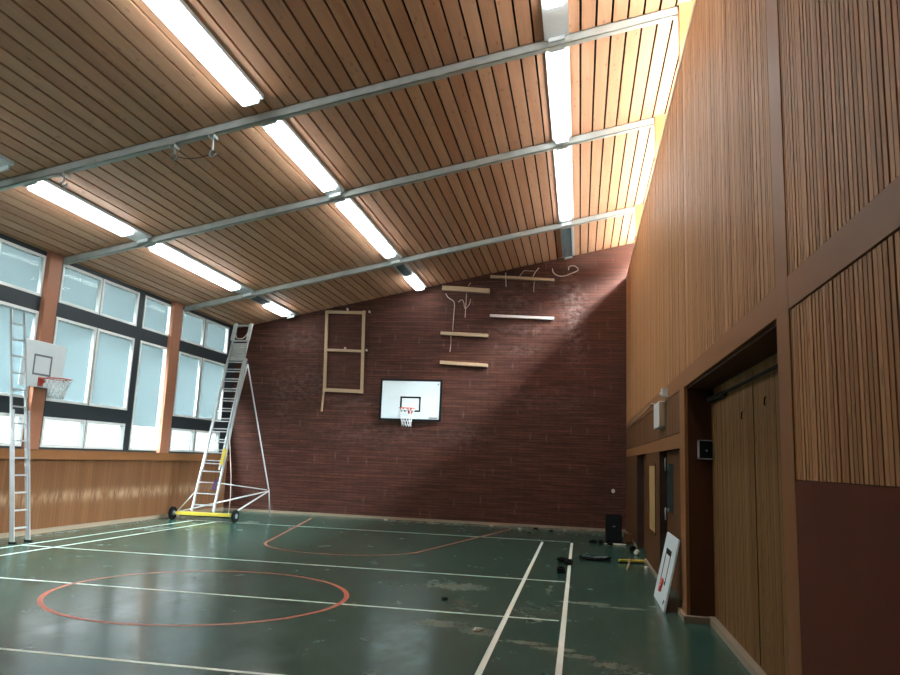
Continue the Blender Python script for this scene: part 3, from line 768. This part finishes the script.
for s in (-1, 1):
    MB().quadbox([lp(0.90, s*0.225-0.05, 0.06), lp(0.90, s*0.225+0.05, 0.06), lp(0.90, s*0.225+0.05, 0.10), lp(0.90, s*0.225-0.05, 0.10),
                  lp(1.0, s*0.225-0.05, 0.06), lp(1.0, s*0.225+0.05, 0.06), lp(1.0, s*0.225+0.05, 0.10), lp(1.0, s*0.225-0.05, 0.10)]).build('side_plate', 'steel', rt)
MB().bar(lp(0.225, 0.255, 0.06), lp(0.305, 0.262, 0.06), 0.075, 0.07, up=(0, -1, 0.3)).build('rope_guard', 'yellow', rt)['label'] = 'yellow plastic rope guard'
MB().bar((-9.72, 17.03, 0.155), (-8.27, 17.03, 0.165), 0.10, 0.08).build('base_beam', 'yellow', rt, bevel=0.01)['label'] = 'yellow steel base beam'
MB().bar((-9.66, 17.10, 0.12), (-8.36, 17.10, 0.12), 0.06, 0.06).build('axle', 'rubber', rt)
for xw in (-9.81, -8.17):
    wh = MB().disc((xw, 17.03, 0.15), (1, 0, 0), 0.15, 0.06, 28).build('wheel', 'rubber', rt, bevel=0.0)
    MB().disc((xw+0.0, 17.03, 0.15), (1, 0, 0), 0.06, 0.075, 20).build('hub', 'louvre', wh)
    MB().tube([(xw, 17.03, 0.16), (xw+(0.12 if xw < -9 else -0.12), 17.03, 0.16)], 0.018).build('stub_axle', 'steel', wh)
node = Vector((-8.21, 19.0, 0.68)); foot = Vector((-8.19, 19.15, 0.0)); stop = lp(0.775, 0.30, -0.06)
MB().tube([foot, node, stop], 0.019).build('rear_strut', 'alu', rt)
MB().tube([node, (-9.68, 17.06, 0.18)], 0.019).build('brace', 'alu', rt)
MB().tube([node, (-8.27, 17.08, 0.2)], 0.019).build('brace', 'alu', rt)
MB().tube([node+Vector((-0.05, -0.05, 0.03)), lp(0.14, 0.28, -0.04)], 0.014).build('brace', 'alu', rt)
MB().tube([(-9.70, 17.06, 0.2), lp(0.11, -0.27, -0.04)], 0.013).build('brace', 'alu', rt)
MB().tube([(-8.33, 17.0, 0.2), (-8.33, 17.02, 0.6), (-8.40, 17.1, 1.1), lp(0.36, 0.29, 0.0)], 0.011).build('pull_rope', 'cable', rt)
MB().tube([stop, lp(0.56, 0.27, -0.05)], 0.016).build('brace', 'alu', rt)
m = MB()
m.quadbox([lp(0.10, 0.12, 0.025), lp(0.10, 0.225, 0.025), lp(0.10, 0.225, 0.055), lp(0.10, 0.12, 0.055), lp(0.155, 0.15, 0.02), lp(0.155, 0.235, 0.02), lp(0.155, 0.235, 0.045), lp(0.155, 0.15, 0.045)])
tag(m.build('cloth', 'purple', bevel=0.01), 'small purple cloth hanging on a low rung of the wheeled ladder', 'cloth')

# plain ladder leaning on the left wall -------------------------------------
rt = thing('leaning_ladder', 'narrow aluminium ladder leaning upright on the window wall at the left edge', 'ladder', (-9.5, 11.6, 0))
def l2(t, y): return Vector((-9.5-0.57*t, y, 4.05*t))
for y, yt in ((11.42, 11.36), (11.79, 11.68)):
    MB().bar(l2(0, y)+Vector((0, 0, 0.02)), l2(1, yt), 0.022, 0.045, up=(1, 0, 0)).build('rail', 'alu', rt)
    MB().bar(l2(0.0, y)+Vector((0.045, -0.0, 0.0)), l2(0.56, y-0.03)+Vector((0.045, 0.0, 0)), 0.02, 0.035, up=(1, 0, 0)).build('rail', 'alu', rt)
    MB().box(-9.54, -9.40, y-0.02, y+0.02, 0, 0.03).build('foot', 'rubber', rt)
for i in range(13):
    t = 0.06+i*0.0735
    MB().bar(l2(t, 11.42-0.06*t), l2(t, 11.79-0.11*t), 0.028, 0.028).build('rung', 'alu', rt)

# ------------------------------------------------------------------ things on the right wall
rt = thing('niche_speaker', 'small square black speaker in a silver frame high on the niche side wall', 'speaker', (1.44, 9.06, 1.82))
MB().box(1.365, 1.515, 8.99, 9.07, 1.83, 2.03).build('cabinet', 'black', rt)
f = MB()
for q in ((1.355, 1.525, 1.82, 1.832), (1.355, 1.525, 2.03, 2.042), (1.355, 1.367, 1.82, 2.042), (1.513, 1.52, 1.82, 2.042)): f.box(q[0], q[1], 8.98, 9.07, q[2], q[3])
f.build('frame', 'alu', rt)
MB().disc((1.445, 8.985, 1.92), (0, 1, 0), 0.012, 0.02).build('badge', 'alu', rt)

rt = thing('wall_box', 'slim upright pale wall box with warm-coloured side between the two dark rails', 'wall box', (1.17, 11.5, 2.29))
MB().box(1.125, 1.2215, 11.06, 11.85, 2.29, 2.66).build('body', 'offwhite', rt, bevel=0.006)
MB().box(1.128, 1.208, 11.045, 11.062, 2.30, 2.65).build('end_panel', 'pine', rt)
o = MB().box(1.14, 1.2165, 10.75, 10.95, 2.70, 2.82).disc((1.13, 10.85, 2.74), (1, 0, 0), 0.025, 0.03).build('wall_sensor', 'offwhite')
tag(o, 'small white sensor box on the dark rail just above the slim wall box', 'sensor')
pts = [(1.19, 19.9, 2.60), (1.20, 17.5, 2.74), (1.20, 15.0, 2.74), (1.20, 13.0, 2.78), (1.20, 12.2, 2.70), (1.19, 11.87, 2.55)]
tag(MB().tube(pts, 0.01, 6).build('cable', 'cable'), 'thin cable running along the dark rail to the slim wall box', 'cable')

# niche ceiling track with hooks
rt = thing('door_track', 'dark metal track with fittings under the niche lintel', 'track', (1.45, 7.0, 2.5))
MB().bar((1.47, 5.0, 2.50), (1.47, 9.0, 2.50), 0.02, 0.02).build('rod', 'rubber', rt)
MB().bar((1.49, 8.05, 2.50), (1.47, 8.95, 2.50), 0.04, 0.05).build('closer_arm', 'rubber', rt)
for yy in (5.2, 8.9): MB().box(1.46, 1.52, yy, yy+0.03, 2.49, 2.62).build('hanger', 'rubber', rt)
for (y, z, lab) in ((6.45, 2.28, 'small dark hook on the niche back panel, nearer the camera'), (7.35, 2.22, 'small dark hook on the niche back panel, farther one')):
    o = MB().tube([(1.518, y, z+0.04), (1.505, y, z+0.03), (1.50, y, z-0.02), (1.508, y, z-0.035)], 0.006, 6).build('hook', 'rubber')
    tag(o, lab, 'hook', 'hooks on the niche panel')

# ------------------------------------------------------------------ things on the floor
rt = thing('floor_speaker', 'black upright loudspeaker standing on the floor in the brick wall corner', 'speaker', (0.765, 17.45, 0))
MB().box(0.59, 0.94, 17.32, 17.62, 0.02, 0.62).build('cabinet', 'rubber', rt, bevel=0.012)
MB().box(0.61, 0.92, 17.305, 17.322, 0.05, 0.58).build('grille', 'black', rt)
MB().box(0.74, 0.80, 17.298, 17.306, 0.36, 0.38).build('badge', 'louvre', rt)
for a in (0.62, 0.91):
    for b_ in (17.35, 17.59): MB().disc((a, b_, 0.01), (0, 0, 1), 0.02, 0.02, 12).build('foot', 'rubber', rt)
o = MB().box(1.0, 1.17, 17.35, 17.6, 0.0, 0.22).box(1.02, 1.15, 17.33, 17.35, 0.03, 0.19).build('equipment_box', 'doorwood', bevel=0.006); tag(o, 'small dull brown box on the floor right of the black speaker', 'box')
o = MB().lump((0.78, 17.0, 0.015), 0.22, 3, (1.1, 0.35, 0.12)).build('plaster_rubble', 'dust'); tag(o, 'flat heap of white crumbled plaster in front of the black speaker', 'rubble')
o = MB().lump((0.47, 17.02, 0.05), 0.06, 5, (1.1, 0.8, 0.9)).build('rag', 'rubber'); tag(o, 'crumpled dark rag on the floor at the left foot of the speaker', 'rag')
o = MB().lump((0.30, 17.1, 0.03), 0.07, 6, (1.4, 0.8, 0.8)).build('rag', 'rubber'); tag(o, 'dark lump on the floor, farthest left of those by the speaker', 'rag')
o = MB().lump((0.66, 16.75, 0.04), 0.07, 8, (1.0, 0.8, 0.6)).build('rag', 'rubber'); tag(o, 'dark lump on the floor right before the white plaster heap', 'rag')
o = MB().lump((1.08, 15.9, 0.06), 0.08, 9, (1.0, 1.2, 0.9)).build('tool_bag', 'rubber'); tag(o, 'little dark bag on the floor at the dark doorway', 'bag')
o = MB().lump((1.12, 15.3, 0.05), 0.07, 10, (1.0, 1.2, 0.9)).build('plaster_lump', 'dust'); tag(o, 'pale plaster lump on the floor at the dark doorway', 'rubble')
# yellow squeegee
rt = thing('floor_scraper', 'yellow T-shaped floor tool with short wooden handle lying by the right wall', 'floor tool', (0.95, 14.0, 0))
MB().bar((0.70, 13.95, 0.04), (1.16, 14.05, 0.04), 0.07, 0.05).build('head', 'yellow', rt, bevel=0.01)
MB().bar((0.70, 13.89, 0.012), (1.15, 13.98, 0.012), 0.02, 0.024).build('blade', 'rubber', rt)
MB().tube([(0.90, 13.95, 0.07), (0.84, 13.4, 0.03), (0.79, 13.05, 0.018)], 0.017).build('handle', 'pine', rt)
o = MB().disc((1.12, 13.2, 0.03), (0, 0, 1), 0.03, 0.06, 12).build('paper_cup', 'offwhite'); tag(o, 'tiny white cup on the floor right of the yellow tool', 'cup')
# dark tool lying between line and yellow scraper
rt = thing('dark_tool', 'long flat dark tool lying on the floor right of the sideline', 'tool', (0.28, 14.1, 0))
MB().tube([(0.02, 14.15, 0.04), (0.15, 14.0, 0.03), (0.3, 13.98, 0.03), (0.45, 14.02, 0.035), (0.56, 14.15, 0.05)], 0.028).build('body', 'rubber', rt)
MB().bar((0.28, 14.12, 0.03), (0.55, 14.22, 0.035), 0.16, 0.05).build('head', 'louvre', rt, bevel=0.008)
MB().tube([(0.05, 14.12, 0.04), (0.1, 14.25, 0.06), (0.25, 14.25, 0.03)], 0.014).build('handle', 'louvre', rt)
o = MB().lump((-0.28, 13.45, 0.05), 0.08, 12, (1.4, 0.9, 0.7)).lump((-0.17, 13.2, 0.05), 0.07, 13, (1.1, 1, 0.9)).build('glove', 'rubber'); tag(o, 'dark glove-like bundle lying on the white sideline', 'glove')
o = MB().box(-0.34, -0.21, 12.15, 12.33, 0, 0.08).box(-0.32, -0.24, 12.18, 12.30, 0.08, 0.11).build('black_case', 'rubber', bevel=0.012); tag(o, 'small black case on the floor just left of the sideline', 'case')
# scattered rubble along the brick wall and in the middle of the floor
def crumb(x, y, r, mt, lab, s):
    o = MB().lump((x, y, r*0.3), r, s, (1.2, 1, 0.6)).build('debris', mt); tag(o, lab, 'debris', 'rubble scattered on the floor')
for i, (x, y, r, mt) in enumerate(((-1.5, 19.5, 0.05, 'dust'), (-1.1, 19.7, 0.06, 'rubber'), (-0.7, 19.4, 0.05, 'rubber'), (-0.35, 19.75, 0.05, 'dust'), (-2.3, 19.9, 0.04, 'dust'), (-5.2, 20.0, 0.05, 'dust'), (-1.2, 18.6, 0.04, 'rubber'))):
    crumb(x, y, r, mt, 'little piece of rubble on the green floor along the foot of the brick wall', i+20)
crumb(-1.62, 9.3, 0.035, 'rubber', 'single dark crumb on the green floor left of the inner sideline', 40)
crumb(-0.99, 7.75, 0.05, 'dust', 'flat pale plaster crumb on the floor by the inner sideline, nearest the camera', 41)

# ------------------------------------------------------------------ light
W = bpy.data.worlds.new('sky'); S.world = W; W.use_nodes = True
nt = W.node_tree; bg = nt.nodes['Background']
tc = N(nt, 'ShaderNodeTexCoord'); sp = N(nt, 'ShaderNodeSeparateXYZ'); L(nt, tc.outputs['Generated'], sp.inputs[0])
rm = N(nt, 'ShaderNodeMapRange', clamp=True); L(nt, sp.outputs[2], rm.inputs[0]); rm.inputs[1].default_value = 0.0; rm.inputs[2].default_value = 0.9
c = mixc(nt, rm.outputs[0], (1.0, 1.0, 1.0), (0.90, 0.95, 1.0))
L(nt, c, bg.inputs[0])
SD = Vector((1.0, -0.8, 1.3)).normalized()      # bright sky around the sun
dt = N(nt, 'ShaderNodeVectorMath', operation='DOT_PRODUCT'); L(nt, tc.outputs['Generated'], dt.inputs[0]); dt.inputs[1].default_value = SD
aur = math_(nt, 'POWER', math_(nt, 'MAXIMUM', dt.outputs['Value'], 0.0), 4.0)
el = N(nt, 'ShaderNodeMapRange', clamp=True, interpolation_type='SMOOTHSTEP'); L(nt, sp.outputs[2], el.inputs[0])
el.inputs[1].default_value = 0.33; el.inputs[2].default_value = 0.62    # low sky dimmed to keep clerestory light off the left wall
aur = math_(nt, 'MULTIPLY', aur, el.outputs[0])
L(nt, math_(nt, 'ADD', math_(nt, 'MULTIPLY', aur, 420.0), 1.9), bg.inputs[1])
sun = bpy.data.lights.new('sun', 'SUN'); sun.energy = 6.0; sun.angle = math.radians(1.5); sun.color = (1.0, 0.96, 0.90)
so = bpy.data.objects.new('sun', sun); COL.objects.link(so)
d = Vector((-1.0, 0.8, -1.45))    # travel direction
so.rotation_euler = d.to_track_quat('-Z', 'Y').to_euler()
def portal(loc, rot, sx, sy):
    l = bpy.data.lights.new('daylight_portal', 'AREA'); l.shape = 'RECTANGLE'; l.size = sx; l.size_y = sy
    l.cycles.is_portal = True
    o = bpy.data.objects.new('daylight_portal', l); COL.objects.link(o); o.location = loc; o.rotation_euler = rot
portal((XL-0.14, (YF+YB)/2, 3.45), (0, -PI/2, 0), 3.8, YB-YF)
portal((XW+0.08, (YF+YB)/2, (ZW+zc(XW))/2), (0, PI/2, 0), 1.2, YB-YF)

# ------------------------------------------------------------------ camera (calibrated)
f_px, yaw, pitch, roll = 734.4, -0.17907, 0.16471, 0.03990
cam = bpy.data.cameras.new('camera'); co = bpy.data.objects.new('camera', cam); COL.objects.link(co); S.camera = co
cam.sensor_width = 36.0; cam.sensor_fit = 'HORIZONTAL'; cam.lens = 36.0*f_px/900
fw = Vector((math.sin(yaw)*math.cos(pitch), math.cos(yaw)*math.cos(pitch), math.sin(pitch)))
r0 = Vector((math.cos(yaw), -math.sin(yaw), 0)); u0 = r0.cross(fw)
r = math.cos(roll)*r0+math.sin(roll)*u0; u = -math.sin(roll)*r0+math.cos(roll)*u0
co.matrix_world = Matrix(((r.x, u.x, -fw.x, 0), (r.y, u.y, -fw.y, 0), (r.z, u.z, -fw.z, 1.7), (0, 0, 0, 1)))
cam.clip_start = 0.05

S.view_settings.view_transform = 'Standard'; S.view_settings.look = 'None'; S.view_settings.gamma = 1.0
S.view_settings.use_curve_mapping = False; S.view_settings.exposure = 0.95
S.cycles.use_denoising = True
S.cycles.max_bounces = 8; S.cycles.diffuse_bounces = 5; S.cycles.transparent_max_bounces = 12
S.cycles.sample_clamp_indirect = 8.0
